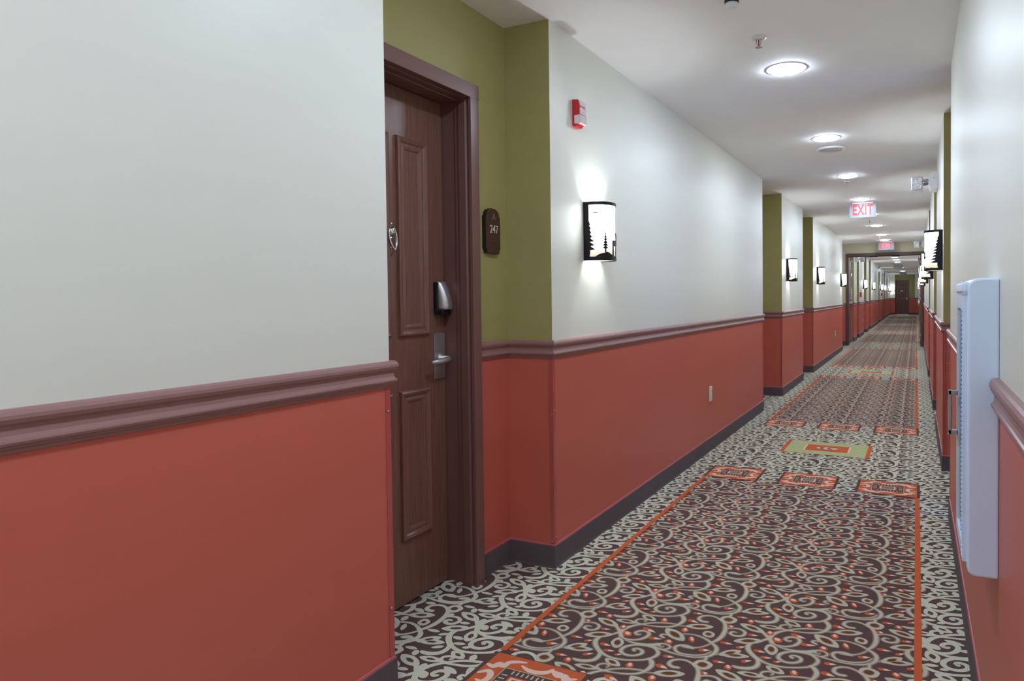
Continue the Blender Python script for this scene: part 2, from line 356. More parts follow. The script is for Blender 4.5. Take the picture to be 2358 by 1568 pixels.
DROPS=[((0.3458,2.4831),(0.3958,2.4844),0.008),((0.4069,2.4659),(0.435,2.487),0.008),((0.442,2.3834),(0.4758,2.4065),0.008),((0.4645,2.4769),(0.5078,2.4746),0.009),((0.4937,2.4391),(0.5349,2.4482),0.008),((0.54,2.4266),(0.5661,2.4381),0.007),((0.355,2.6941),(0.4003,2.697),0.008),((0.4224,2.5737),(0.4607,2.5805),0.008),((0.5615,2.3008),(0.62,2.2832),0.011),((0.6039,2.2391),(0.6566,2.248),0.01),((0.6914,2.4273),(0.738,2.416),0.011),((0.6935,2.4862),(0.7359,2.4915),0.009),((0.7917,2.2275),(0.8327,2.2441),0.01),((0.402,2.6711),(0.4237,2.6806),0.016),((0.4817,2.6152),(0.5066,2.6184),0.016),((0.6026,2.383),(0.6268,2.3892),0.018),((0.5159,2.2235),(0.5376,2.2479),0.02),((0.6699,2.234),(0.694,2.2476),0.016),((0.7417,2.2857),(0.7597,2.2936),0.022),((0.696,2.3419),(0.721,2.347),0.018),((0.3409,2.6051),(0.3637,2.6151),0.011)]

RUGS = [(-3.0, 1.64), (1.935, 4.45), (6.73, 10.5), (12.43, 16.4), (18.9, 22.5), (25.0, 29.0), (31.3, 35.2), (37.5, 41.5)]
RUGS[0] = (-3.0, -.4)
RX0, RX1 = .18, 1.475
CZ = [.0004, .0007, .0010]
def smooth_path(P, w, n):
    P = np.array(P); w = np.array(w); Q = np.vstack([2 * P[0] - P[1], P, 2 * P[-1] - P[-2]]); o = []; ow = []
    for i in range(len(P) - 1):
        a, b, c, d = Q[i], Q[i + 1], Q[i + 2], Q[i + 3]
        for k in range(n):
            t = k / n
            o.append(.5 * ((2 * b) + (c - a) * t + (2 * a - 5 * b + 4 * c - d) * t * t + (3 * b - a - 3 * c + d) * t ** 3)); ow.append(w[i] * (1 - t) + w[i + 1] * t)
    o.append(P[-1]); ow.append(w[-1])
    return np.array(o), np.array(ow)
def ribbon(P, w, add, z):
    t = np.gradient(P, axis=0); t /= np.linalg.norm(t, axis=1)[:, None] + 1e-9
    n = np.stack([-t[:, 1], t[:, 0]], 1); hw = (w / 2 + add)[:, None]
    P = np.vstack([P[0] - t[0] * hw[0] * .8, P, P[-1] + t[-1] * hw[-1] * .8])
    n = np.vstack([n[0], n, n[-1]]); hw = np.vstack([hw[0] * .35, hw, hw[-1] * .35])
    v = np.concatenate([P + n * hw, P - n * hw]); k = len(P)
    f = [(i + k, i + k + 1, i + 1, i) for i in range(k - 1)]
    return np.column_stack([v, np.full(len(v), z)]), f
def almond(a, b, hw, n, z, frac=1.0):
    a = np.array(a); b = np.array(b); c = (a + b) / 2; d = (b - a) / 2 * frac; L = np.linalg.norm(d); nn = np.array([-d[1], d[0]]) / L * hw * frac
    th = np.linspace(0, math.pi, n + 1)
    up = [c - d * math.cos(t) + nn * math.sin(t) ** 1.45 for t in th]; lo = [c - d * math.cos(t) - nn * math.sin(t) ** 1.45 for t in th[1:-1]][::-1]
    v = np.array(up + lo); return np.column_stack([v, np.full(len(v), z)]), [tuple(range(len(v)))[::-1]]
def drop(a, b, hw, n, z):
    a = np.array(a); b = np.array(b); d = b - a; L = np.linalg.norm(d); nn = np.array([-d[1], d[0]]) / L * hw * 1.15
    ts = np.linspace(0, 1, n + 1)
    up = [a + d * t + nn * math.sin(math.pi * t ** .62) ** 1.25 for t in ts]; lo = [a + d * t - nn * math.sin(math.pi * t ** .62) ** 1.25 for t in ts[1:-1]][::-1]
    v = np.array(up + lo); return np.column_stack([v, np.full(len(v), z)]), [tuple(range(len(v)))[::-1]]
PAT = [c_cream, c_cream2, c_tan, c_rust, c_orange, c_pink, c_brown]
def shapes(lod):
    n = (4, 2, 1)[lod]; na = (11, 7, 5)[lod]; S = []; cnt = [0]
    def ccw(v, f):   # make every polygon face up; each shape a hair above the last so none are coplanar
        out = []; cnt[0] += 1; v = v.copy(); v[:, 2] += cnt[0] * 1.1e-6
        for q in f:
            p = v[list(q)]; x, y = p[:, 0], p[:, 1]
            out.append(q if (x * np.roll(y, -1) - np.roll(x, -1) * y).sum() > 0 else q[::-1])
        return v, out
    for P, w in STROKES:
        Q, ww = smooth_path(P, w, n); c = Q.mean(0)
        a = ribbon(Q, ww, .0030, CZ[1]); b1 = ribbon(Q, ww, .0036, CZ[0]); b2 = ribbon(Q, ww, -.0010, CZ[1])
        S.append((c, [(ccw(*a), 0)], [(ccw(*b1), 2), (ccw(*b2), 1)]))
    for p, q, hw, fr in LEAVES:
        c = (np.array(p) + np.array(q)) / 2
        plain = [(ccw(*almond(p, q, hw + .002, na, CZ[1], 1.05)), 0), (ccw(*almond(p, q, hw, na, CZ[2], fr)), 6)]
        rug = [(ccw(*almond(p, q, hw + .002, na, CZ[0], 1.03)), 2), (ccw(*almond(p, q, hw, na, CZ[1])), 1), (ccw(*almond(p, q, hw, na, CZ[2], fr + .12)), 2), (ccw(*almond(p, q, hw, na, CZ[2] + .0003, fr)), 3)]
        S.append((c, plain, rug))
    for p, q, hw in DROPS:
        c = (np.array(p) + np.array(q)) / 2; p, q = np.array(p), np.array(q); d = q - p
        plain = [(ccw(*almond(p, q, hw + .001, max(3, na - 3), CZ[1], 1.1)), 0)]
        if hw > .0135:
            e = d * .18
            S.append((c, plain, [(ccw(*almond(p - e * .3, q + e * .3, hw * 1.05, max(4, na - 3), CZ[1])), 4), (ccw(*almond(p + e * 1.2 + np.array([0, .004]), q - e * 1.2 + np.array([0, .004]), hw * .62, max(4, na - 4), CZ[2])), 5)])); continue
        rug = [(ccw(*drop(p, q, hw, max(4, na - 3), CZ[1])), 4), (ccw(*drop(p + d * .38, q, hw * .6, max(4, na - 4), CZ[2])), 5)]
        S.append((c, plain, rug))
    return S
V, F, MI = [], [], []; base = 0
LOD = [shapes(0), shapes(1), shapes(2)]
for i in range(-5, 6):
    for j in range(-16, 140):
        dx, dy = i * .5, j * .342 + (i % 2) * .171
        y0 = dy + 2.3
        if y0 < -1.2 or y0 > END + .4: continue
        for c, plain, rug in LOD[0 if y0 < 7 else 1 if y0 < 16 else 2]:
            x, y = c[0] + dx, c[1] + dy
            if x < -.44 or x > W + .3 or y > END + .3: continue
            if (x < -.08 or x > W + .08) and y > 17: continue
            inside = RX0 - .01 < x < RX1 + .01 and any(a <= y <= b for a, b in RUGS)
            for (v, f), k in (rug if inside else plain):
                V.append(v + np.array([dx, dy, 0])); F += [tuple(q + base for q in g) for g in f]; MI += [k] * len(f); base += len(v)
V = np.vstack(V)
me = bpy.data.meshes.new('scroll_pattern')
me.vertices.add(len(V)); me.vertices.foreach_set('co', V.astype(np.float32).ravel())
ls = np.array([len(f) for f in F], np.int32); flat = np.fromiter((q for f in F for q in f), np.int32, int(ls.sum()))
me.loops.add(len(flat)); me.loops.foreach_set('vertex_index', flat)
me.polygons.add(len(F)); me.polygons.foreach_set('loop_start', np.concatenate([[0], np.cumsum(ls)[:-1]]).astype(np.int32))
me.polygons.foreach_set('material_index', np.array(MI, np.int32))
for q in PAT: me.materials.append(q)
me.update(calc_edges=True)
sc_o = bpy.data.objects.new('scroll_pattern', me); scene.collection.objects.link(sc_o); sc_o.parent = floor; sc_o['kind'] = 'stuff'
sc_o['label'] = 'cream leafy scrolls woven across the brown carpet'

def flat_rect(mb, x0, x1, y0, y1, z, mt): mb.face([(x0, y0, z), (x1, y0, z), (x1, y1, z), (x0, y1, z)], mt)
def flat_ring(mb, x0, x1, y0, y1, t, z, mt):
    flat_rect(mb, x0, x1, y0, y0 + t, z, mt); flat_rect(mb, x0, x1, y1 - t, y1, z, mt); flat_rect(mb, x0, x0 + t, y0 + t, y1 - t, z, mt); flat_rect(mb, x1 - t, x1, y0 + t, y1 - t, z, mt)
for a, b in RUGS[1:]:
    for x in (.180, 1.476):
        mb = MB(); flat_rect(mb, x - .012, x + .012, a + .02, b - .01 if b < 5 else b, .0020, c_orange); mb.build('orange_border_line', floor)
def curl(mb, pts, w, z, mt):
    Q, ww = smooth_path(pts, w, 4); v, f = ribbon(Q, ww, 0, z)
    for k, q in enumerate(f): mb.face([(v[i][0], v[i][1], v[i][2] + k * 4e-7) for i in q][::-1], mt)
CURLS = [([(-.160, .020), (-.138, .040), (-.120, .030), (-.112, .004), (-.122, -.020), (-.146, -.016)], [.010, .016, .018, .018, .016, .006]),
         ([(-.160, .075), (-.135, .070), (-.125, .090), (-.105, .085), (-.100, .110), (-.075, .125), (-.045, .132)], [.010, .018, .022, .018, .016, .014, .006]),
         ([(-.050, .110), (-.015, .095), (.020, .096), (.045, .110), (.055, .130)], [.006, .016, .018, .016, .010]),
         ([(.060, .118), (.085, .105), (.105, .112), (.125, .100), (.150, .112)], [.008, .018, .020, .018, .006]),
         ([(-.160, -.080), (-.130, -.070), (-.118, -.095), (-.095, -.115), (-.060, -.125)], [.008, .016, .020, .016, .006])]
med = None
def medallion(x, y):
    global med
    if med is None:
        mb = MB(); w, h = .1665, .152; z = .0016; s = .0002
        flat_rect(mb, -w - .016, w + .016, -h - .004, h + .004, z, c_brown)
        flat_rect(mb, -w, w, -h, h, z + s, c_orange)
        ci = 0
        for pts, ww in CURLS:
            for sg in (1, -1): ci += 1; curl(mb, [(sg * p[0], sg * p[1]) for p in pts], [q * 1.25 for q in ww], z + 1.1 * s + ci * .00001, c_pink)
        flat_rect(mb, -.094, .094, -.080, .080, z + 3 * s, c_green); flat_rect(mb, -.090, .090, -.076, .076, z + 4 * s, c_brown)
        for k in range(-3, 4):
            flat_rect(mb, k * .018 - .003, k * .018 + .003, .050, .070, z + 5 * s, c_cream2); flat_rect(mb, k * .018 - .003, k * .018 + .003, -.070, -.050, z + 5 * s, c_cream2)
        for k in range(-2, 3):
            flat_rect(mb, .062, .084, k * .020 - .003, k * .020 + .003, z + 5 * s, c_cream2); flat_rect(mb, -.084, -.062, k * .020 - .003, k * .020 + .003, z + 5 * s, c_cream2)
        flat_rect(mb, -.052, .052, -.040, .040, z + 6 * s, c_orange); flat_rect(mb, -.045, .045, -.033, .033, z + 7 * s, c_pink); flat_rect(mb, -.036, .036, -.026, .026, z + 8 * s, c_grey)
        med = mb.build('square_medallion', floor, label='orange square medallion with white curls', loc=(x, y, 0))
    else:
        o = med.copy(); scene.collection.objects.link(o); o.location = (x, y, 0)
for a, b in RUGS[1:]:
    for y in (a - .150, b + .150):
        for x in (.3435, .8285, 1.3085):
            medallion(x, y)
prev = RUGS[1][1]
for (a, b), (c, d) in zip(RUGS[1:], RUGS[2:]):
    ym = (b + c) / 2 + (0.02 if b < 5 else 0); x0, x1, h = .502, 1.155, .235; z = .0016; s = .0002
    mb = MB(); flat_rect(mb, x0, x1, ym - h, ym + h, z, c_orange); flat_rect(mb, x0 + .030, x1 - .030, ym - h + .006, ym + h - .006, z + s, c_green)
    flat_rect(mb, .662, .672 + .331, ym - .110, ym + .110, z + 2 * s, c_pink); flat_rect(mb, .675, .990, ym - .108, ym + .108, z + 3 * s, c_orange)
    for k in range(5):
        t = (k - 2) * .026
        v, f = almond((.832 + t - .030, ym - .01 * (k % 2)), (.832 + t + .030, ym + .01 * (k % 2)), .042 - abs(k - 2) * .008, 8, z + (4 + k) * s)
        mb.face([tuple(p) for p in v], c_pink if k % 2 == 0 else c_grey)
    mb.build('centre_panel', floor, label='light green and orange oblong panel between the medallion rows')
mb = MB(); flat_rect(mb, -.15, W, 16.86, 16.885, .003, c_brown); mb.build('carpet_seam', floor)

# ------------------------------------------------------------------ guest room doors (root at the recess wall plane, +x into the corridor)
def make_door():
    d = empty('door_1', (-REC, 2.047, 0), kind='structure', label='stained oak guest room door in the nearest left recess, with knocker and lever')
    y0, y1 = -.298, .298; ZT = 2.044
    # frame: face casing + stepped jamb
    mb = MB()
    for s in (-1, 1):
        prof = [(.033, .298), (.033, .352), (.030, .358), (0, .358), (0, .372), (-.16, .372), (-.16, .315), (-.060, .315), (-.056, .308), (-.036, .308), (-.032, .300), (.000, .300), (.006, .304), (.014, .304), (.020, .298)]
        mb.prism([(a, s * b) if s > 0 else (a, s * b) for a, b in prof], 0, ZT + (.059), 'xy', casing)
    mb.build('door_frame', d)
    mb = MB(); mb.box(0, .0335, -.358, .358, ZT, ZT + .06, casing); mb.box(-.032, .0, -.31, .31, ZT - .002, ZT + .04, casing); mb.box(-.058, -.034, -.32, .32, ZT - .008, ZT + .04, casing); mb.box(-.16, -.060, -.372, .372, ZT - .003, ZT + .04, casing)
    mb.build('frame_head', d, bevel=.002)
    mb = MB(); mb.box(-.170, -.127, -.311, .311, .007, ZT - .006, woodm); leaf = mb.build('door_leaf', d, bevel=.0015)
    X = -.127
    def frame_mould(ya, yb, za, zb, name):
        mb = MB(); prof = [(0, 0), (.012, .003), (.016, .010), (.012, .020), (.006, .026), (.009, .038), (.006, .046), (0.0015, .050)]
        rows = []
        for h, inset in prof:
            rows.append([(X + h, ya + inset, za + inset), (X + h, yb - inset, za + inset), (X + h, yb - inset, zb - inset), (X + h, ya + inset, zb - inset)])
        mb.grid(rows, woodp, False, True)
        mb.face(rows[-1], woodm)
        o = mb.build(name, d); return o
    for ya, yb in ((.022, .203), (-.203, -.022)):
        frame_mould(ya, yb, 1.065, 1.850, 'raised_panel'); frame_mould(ya, yb, .258, .852, 'raised_panel')
    # lever set
    mb = MB(); mb.box(X, X + .006, .236, .305, .878, 1.068, steel); pl = mb.build('handle_plate', d, bevel=.0015)
    mb = MB(); mb.lathe([(.0, 0), (.023, 0), (.023, .012), (.014, .016), (.013, .050), (0, .050)], (X + .006, .268, .962), steel, 20, 'x')
    mb.tube([(X + .050, .278, .960), (X + .057, .262, .960), (X + .060, .235, .959), (X + .058, .195, .957), (X + .050, .160, .955)], [.010, .013, .013, .012, .007], steel, 12)
    mb.build('lever_handle', d)
    # card reader
    mb = MB(); mb.box(X, X + .020, .238, .302, 1.150, 1.283, black); rd = mb.build('card_reader', d, bevel=.004)
    mb = MB(); n = 14; rows = []
    for k in range(n + 1):
        t = k / n; z = 1.286 - t * .118; out = .020 + .026 * math.sin(t * math.pi * .62) + .010 * t
        rows.append([(X + out * .2 + .010, .248, z), (X + out, .252, z), (X + out + .004, .268, z), (X + out + .002, .290, z), (X + out - .006, .304, z), (X + .010, .307, z)])
    mb.grid(rows, steel); mb.face(rows[0], steel); mb.face(rows[-1], steel); mb.build('reader_cover', rd)
    mb = MB(); mb.box(X + .018, X + .046, .240, .300, 1.146, 1.166, black); mb.build('reader_lip', rd, bevel=.004)
    # knocker
    k = MB(); yc = -.016
    k.lathe([(0, .014), (.005, .012), (.007, 0)], (X, yc, 1.502), chrome, 12, 'x'); k.lathe([(0, .012), (.005, .010), (.007, 0)], (X, yc, 1.410), chrome, 12, 'x')
    k.prism([(yc - .004, 1.500), (yc + .004, 1.500), (yc + .007, 1.490), (yc + .018, 1.485), (yc + .021, 1.470), (yc + .017, 1.452), (yc + .010, 1.430), (yc, 1.408), (yc - .010, 1.430), (yc - .017, 1.452), (yc - .021, 1.470), (yc - .018, 1.485), (yc - .007, 1.490)][::-1], X, X + .006, 'yz', chrome)
    k.lathe([(0, .022), (.012, .020), (.018, .012), (.020, .004)], (X, yc, 1.472), chrome, 18, 'x'); k.lathe([(0, .012), (.005, .010), (.007, .005)], (X, yc, 1.448), chrome, 12, 'x')
    kn = k.build('door_knocker', d, bevel=.0012)
    k = MB(); rows = []
    for q in range(29):
        t = -1.15 + 2 * math.pi * .87 * 0 + (math.pi + 2.3) * q / 28   # open ring hanging from the shoulders
        cyy, czz = math.cos(t), -math.sin(t)
        h = (1 + math.sin(t)) / 2; ctr = Vector((X + .012 + .012 * h, yc + .0215 * cyy * (1 - .35 * h * h), 1.447 + .044 * czz))
        out = Vector((0, cyy, czz)).normalized(); rr = .0036 + .0016 * h
        rows.append([ctr + (out * math.cos(a) + Vector((1, 0, 0)) * math.sin(a)) * rr for a in [2 * math.pi * w / 8 for w in range(8)]])
    k.grid(rows, chrome, True, True); k.face(rows[0], chrome); k.face(rows[-1], chrome); k.build('knocker_ring', kn)
    return d
door1 = make_door()
dn = 1
def add_door(loc, rz, label):
    global dn
    dn += 1
    d = dup_tree(door1, loc, rz, label); d.name = 'door_%d' % dn
    return d
add_door((-REC, 7.25 + .427, 0), 0, 'oak guest room door hidden in the second left recess')
add_door((-REC, 10.06 + .427, 0), 0, 'oak guest room door hidden in the third left recess')
add_door((W + REC, 4.135 + .04 + .358 + .0 + .24, 0), math.pi, 'oak guest room door inside the first right recess')
add_door((W + REC, 6.9 + .64, 0), math.pi, 'oak guest room door inside the second right recess')
add_door((W + REC, 10.1 + .6, 0), math.pi, 'oak guest room door inside the third right recess')
add_door((.685, END + .3, 0), -math.pi / 2, 'dark oak door closing the far end of the corridor')

# fire door frame and its two held-open leaves
fd = empty('door_%d' % (dn + 1), (0, FIRE0, 0), kind='structure', label='dark brown double fire door frame standing open across the corridor')
mb = MB(); mb.box(-.062, 0, -.03, .15, 0, 2.205, frame_m); mb.build('door_frame', fd, bevel=.003)
mb = MB(); mb.box(1.585, W - .001, -.03, .15, 0, 2.205, frame_m); mb.build('door_frame', fd, bevel=.003)
mb = MB(); mb.box(0, 1.585, -.03, .15, 2.135, 2.205, frame_m); mb.box(0, 1.585, .05, .07, 2.12, 2.135, frame_m); mb.build('frame_head', fd, bevel=.003)
for x in (.55, 1.03):
    mb = MB(); mb.box(x - .09, x + .09, .0, .04, 2.108, 2.136, dark); mb.build('latch_strike', fd, bevel=.006)
def fire_leaf(x0, x1, face, label):
    mb = MB(); mb.box(x0, x1, .16, .98, .01, 2.12, woodm); lf = mb.build('door_leaf', fd, bevel=.002)
    s = 1 if face > x0 + .001 else -1
    mb = MB(); xx = face + s * .022
    mb.tube([(xx, .90, .06), (xx, .90, 2.08)], .008, chrome, 8); mb.build('latch_rod', lf)
    mb = MB(); a, b = sorted((face, face + s * .05)); mb.box(a, b, .24, .95, 1.00, 1.05, steel); mb.build('push_bar', lf, bevel=.006)
    mb = MB(); a, b = sorted((face, face + s * .045)); mb.box(a, b, .86, .96, .95, 1.10, chrome); mb.box(a, b, .87, .93, .02, .10, chrome); mb.box(a, b, .87, .93, 2.03, 2.10, chrome); mb.build('latch_case', lf, bevel=.008)
    mb = MB(); a, b = sorted((face, face + s * .05)); mb.box(a, b, .22, .42, 2.00, 2.06, greyp); mb.tube([(face + s * .03, .30, 2.07), (.06 if s > 0 else 1.52, .05, 2.09)], .008, greyp, 6); mb.build('door_closer', lf, bevel=.004)
    for z in (.25, 1.1, 1.95):
        mb = MB(); mb.tube([((x0 + x1) / 2 + s * .02, .155, z - .05), ((x0 + x1) / 2 + s * .02, .155, z + .05)], .009, steel, 8); mb.build('hinge', lf)
fire_leaf(-.082, -.037, -.037, ''); fire_leaf(1.555, 1.60, 1.555, '')

# ------------------------------------------------------------------ sconces
def sconce_lamp_mat():
    mt = bpy.data.materials.new('lit sconce diffuser'); mt.use_nodes = True; nt = mt.node_tree; b = nt.nodes['Principled BSDF']
    tc = nt.nodes.new('ShaderNodeTexCoord'); sp_ = nt.nodes.new('ShaderNodeSeparateXYZ'); nt.links.new(tc.outputs['Object'], sp_.inputs[0])
    mr = nt.nodes.new('ShaderNodeMapRange'); mr.inputs['From Min'].default_value = .0; mr.inputs['From Max'].default_value = .16; nt.links.new(sp_.outputs['Z'], mr.inputs['Value'])
    r = nt.nodes.new('ShaderNodeValToRGB'); r.color_ramp.elements[0].color = (.040, .030, .015, 1); r.color_ramp.elements[1].color = (.86, .95, 1.0, 1)
    e = r.color_ramp.elements.new(.30); e.color = (.062, .056, .042, 1); e = r.color_ramp.elements.new(.5); e.color = (.5, .52, .5, 1)
    nt.links.new(mr.outputs[0], r.inputs[0]); nt.links.new(r.outputs[0], b.inputs['Emission Color']); b.inputs['Emission Strength'].default_value = SCONCE_E
    b.inputs['Base Color'].default_value = (.8, .78, .7, 1)
    return mt
lampm = sconce_lamp_mat()
SA, SB, SH = .118, .098, .285
def sp3(s, z, k=1.0):
    th = math.pi * s
    c, q = math.cos(th), math.sin(th)
    return (SA * k * abs(q) ** .8, -SB * k * (abs(c) ** .8) * (1 if c > 0 else -1), z)
def make_sconce():
    root = empty('wall_sconce', (0, 3.08, 1.393), category='sconce')
    mb = MB(); mb.box(0, .004, -.085, .085, .02, SH - .02, dark); mb.build('back_plate', root)
    mb = MB(); n = 24; mb.grid([[sp3(i / n, z, .955) for i in range(n + 1)] for z in (.004, .05, .1, .16, .22, SH - .012)], lampm); mb.build('glass_shade', root, solid=.001)
    mb = MB()
    def strip(rows, nseg=None):
        for (za, a0, a1), (zb, b0, b1) in zip(rows, rows[1:]):
            k = nseg or max(1, int(max(abs(a1 - a0), abs(b1 - b0)) / .05))
            mb.grid([[sp3(a0 + (a1 - a0) * i / k, za) for i in range(k + 1)], [sp3(b0 + (b1 - b0) * i / k, zb) for i in range(k + 1)]], dark, False)
    strip([(SH, 0, 1), (SH - .016, 0, 1)], 24); strip([(.0, 0, 1), (.018, 0, 1)], 24)
    strip([(0, 0, .062), (SH, 0, .052)], 3); strip([(0, .94, 1), (SH, .952, 1)], 3)
    # ground
    def hill(f, s0, s1, n=22):
        mb.grid([[sp3(s0 + (s1 - s0) * i / n, .015) for i in range(n + 1)], [sp3(s0 + (s1 - s0) * i / n, f(s0 + (s1 - s0) * i / n)) for i in range(n + 1)]], dark, False)
    hill(lambda s: .018 + .022 * max(0, math.sin((s - .12) * 7.5)) ** 1.3 * (1 if s < .54 else 0) + .002 * math.sin(s * 40), .05, .95, 30)
    def pine(sc, z0, h, w, tiers, seed):
        rnd = random.Random(seed); rows = [(z0 + h, sc - .004, sc + .004)]
        for t in range(tiers):
            zt = z0 + h - h * .93 * (t + .15) / tiers; zb = z0 + h - h * .93 * (t + 1) / tiers; ww = w * (t + 1.2) / tiers
            rows.append((zt, sc - ww * .28, sc + ww * .28)); rows.append((zb + .002, sc - ww * (.85 + .3 * rnd.random()), sc + ww * (.85 + .3 * rnd.random()))); rows.append((zb - .001, sc - ww * (.2 + .3 * rnd.random()), sc + ww * (.2 + .3 * rnd.random())))
        strip(rows); strip([(z0 + h * .08, sc - .012, sc + .012), (z0 - .012, sc - .012, sc + .012)])
    pine(.055, .040, .150, .085, 7, 1)
    pine(.31, .052, .085, .060, 6, 2)
    pine(.945, .040, .200, .165, 9, 3)
    strip([(.232, .05, .16), (.229, .05, .24), (.2275, .14, .22)])   # thin branch
    # moose standing between the trees
    strip([(.100, .475, .56), (.094, .465, .575), (.080, .462, .578), (.070, .470, .572)])
    for q in (.472, .492, .548, .566): strip([(.074, q - .007, q + .007), (.018, q - .004, q + .004)], 1)
    strip([(.118, .560, .590), (.108, .550, .625), (.096, .555, .650), (.086, .600, .650), (.080, .625, .645)])
    strip([(.136, .535, .560), (.130, .530, .640), (.118, .545, .630), (.112, .56, .60)])
    fr = mb.build('metal_cutout', root, solid=.0022, label='dark metal face cut with pines and a moose')
    lt = bpy.data.lights.new('sconce bulb', 'POINT'); lt.energy = SCONCE_BULB; lt.color = (.88, .93, 1.0); lt.shadow_soft_size = .018
    lo = bpy.data.objects.new('bulb_light', lt); scene.collection.objects.link(lo); lo.parent = root; lo.location = (.045, 0, .17)
    return root
SL = [(3.08, 'lit pine tree wall sconce nearest the viewer, left wall under the red strobe'), (8.80, 'lit pine tree sconce on the left wall just past the second recess'),
      (11.66, 'lit pine tree sconce on the left wall just past the third recess'), (15.48, 'lit pine tree sconce on the left wall just before the fire doors'),
      (22.3, 'first small lit sconce on the left wall beyond the fire doors'), (26.8, 'second small lit sconce on the left wall beyond the fire doors'),
      (33.3, 'third small lit sconce on the left wall beyond the fire doors'), (36.9, 'fourth small lit sconce on the left wall beyond the fire doors'), (43.0, 'fifth and farthest small lit sconce along the left wall')]
SR = [(5.43, 'large lit sconce on the right wall, nearest of the right hand row'), (8.20, 'second lit sconce of the right hand row, just below the nearest'),
      (11.60, 'third lit sconce of the right hand row, partly behind the second'), (15.2, 'fourth lit sconce of the right hand row, partly hidden before the fire doors'),
      (20.2, 'fifth lit sconce of the right hand row, just past the fire doors'), (26.6, 'sixth tiny lit sconce far down the right wall')]
sc0 = make_sconce(); first = True
for y, lab in SL:
    if first: sc0['label'] = lab; sc0['group'] = 'pine tree wall sconces'; first = False
    else: dup_tree(sc0, (0, y, 1.393), 0, lab)
for y, lab in SR: dup_tree(sc0, (W, y, 1.380), math.pi, lab)
dup_tree(sc0, (0, -1.2, 1.393), 0, 'unseen pine tree sconce added on the left wall behind the viewer for extra light'); dup_tree(sc0, (W, -.7, 1.380), math.pi, 'unseen pine tree sconce added on the right wall behind the viewer for extra light')  # unseen pair of sconces, added to brighten the near left wall
dup_tree(sc0, (.17, END, 1.40), -math.pi / 2, 'tiny lit sconce on the far end wall left of the end door')

# ------------------------------------------------------------------ ceiling fittings
def make_down():
    r = empty('downlight', (.82, 1.75, H), category='ceiling light', group='round recessed ceiling lights')
    mb = MB(); mb.lathe([(.094, -.0015), (.100, -.003), (.108, -.0025), (.110, 0)], (0, 0, 0), whitep, 40); mb.build('trim_ring', r)
    mb = MB(); mb.lathe([(0, -.016), (.04, -.0155), (.07, -.0135), (.088, -.009), (.094, -.002)], (0, 0, 0), ledm, 40); mb.build('lens', r)
    return r
DL = [(3.80, 'largest round ceiling light, nearest in view'), (5.60, 'second round ceiling light, beside the speaker grille'), (7.47, 'third round ceiling light from the viewer, before the small sprinkler'),
      (9.38, 'round ceiling light just above the large exit sign'), (11.2, 'round ceiling light hidden behind the large exit sign'), (13.02, 'first round ceiling light below the large exit sign'), (15.04, 'second round ceiling light below the large exit sign'), (16.5, 'round ceiling light touching the top of the small exit sign'),
      (18.5, 'round ceiling light just beyond the fire door head'), (20.4, 'second round ceiling light beyond the fire door head'), (22.4, 'third round ceiling light beyond the fire door head'), (24.3, 'upper of the tiny ceiling lights seen through the fire doorway'),
      (26.1, 'tiny ceiling light seen through the fire doorway, next down'), (28.0, 'tiny ceiling light seen just above the upper grey sign'), (31.0, 'tiny ceiling light masked by the upper grey sign'), (34.0, 'tiny ceiling light masked behind the grey sign'), (38.8, 'last tiny ceiling light before the far end door'), (43.0, 'tiny ceiling light over the far end of the corridor')]
d0 = make_down(); d0['label'] = 'round ceiling light just outside the top of the view'
for y, q in ((.15, 'directly over the viewer'), (-1.3, 'second behind the viewer'), (-3.6, 'farthest behind the viewer')): dup_tree(d0, (.82, y, H), 0, 'round ceiling light ' + q)
for y, lab in DL: dup_tree(d0, (.83, y, H), 0, lab)

# smoke sensor, sprinklers, speaker
r = empty('ceiling_sensor', (.772, 2.83, H), category='sensor', label='small round ceiling sensor with a dark collar at the top edge of the view')
mb = MB(); mb.lathe([(0, 0), (.030, 0), (.030, -.008), (.028, -.012), (0, -.012)], (0, 0, 0), black, 28); mb.build('collar', r)
mb = MB(); mb.lathe([(.027, -.010), (.027, -.022), (.022, -.030), (.016, -.032), (0, -.032)], (0, 0, 0), whitep, 28); mb.build('sensor_head', r)
def sprinkler(x, y, label, red_b=True):
    r = empty('sprinkler', (x, y, H), category='sprinkler', label=label, group='ceiling sprinklers')
    mb = MB(); mb.lathe([(0, -.001), (.022, -.001), (.026, -.008), (.036, -.006), (.038, 0)], (0, 0, 0), whitep, 28); mb.build('escutcheon', r)
    mb = MB(); mb.tube([(-.010, 0, -.008), (-.011, 0, -.028), (0, 0, -.044)], .0022, steel, 6); mb.tube([(.010, 0, -.008), (.011, 0, -.028), (0, 0, -.044)], .0022, steel, 6); mb.build('yoke', r)
    mb = MB(); mb.tube([(0, 0, -.010), (0, 0, -.042)], .0028, redp, 8); mb.build('glass_bulb', r)
    mb = MB(); n = 12
    mb.lathe([(0, -.044), (.016, -.046), (.0165, -.048), (0, -.048)], (0, 0, 0), steel, 16, smooth=False); mb.build('deflector', r)
sprinkler(.789, 3.284, 'ceiling sprinkler with round white plate just before the largest ceiling light'); sprinkler(.785, 7.83, 'ceiling sprinkler just beyond the third ceiling light'); sprinkler(.775, 12.04, 'tiny ceiling sprinkler just below the large exit sign'); sprinkler(.79, 15.3, 'tiny ceiling sprinkler near the fire doors')
r = empty('ceiling_speaker', (.82, 6.03, H), category='speaker', label='round pale ceiling speaker grille just past the second ceiling light')
mb = MB(); mb.lathe([(0, -.006), (.092, -.008), (.098, -.012), (.108, -.014), (.118, -.008), (.122, 0)], (0, 0, 0), whitep, 40); mb.build('grille', r)
mb = MB()
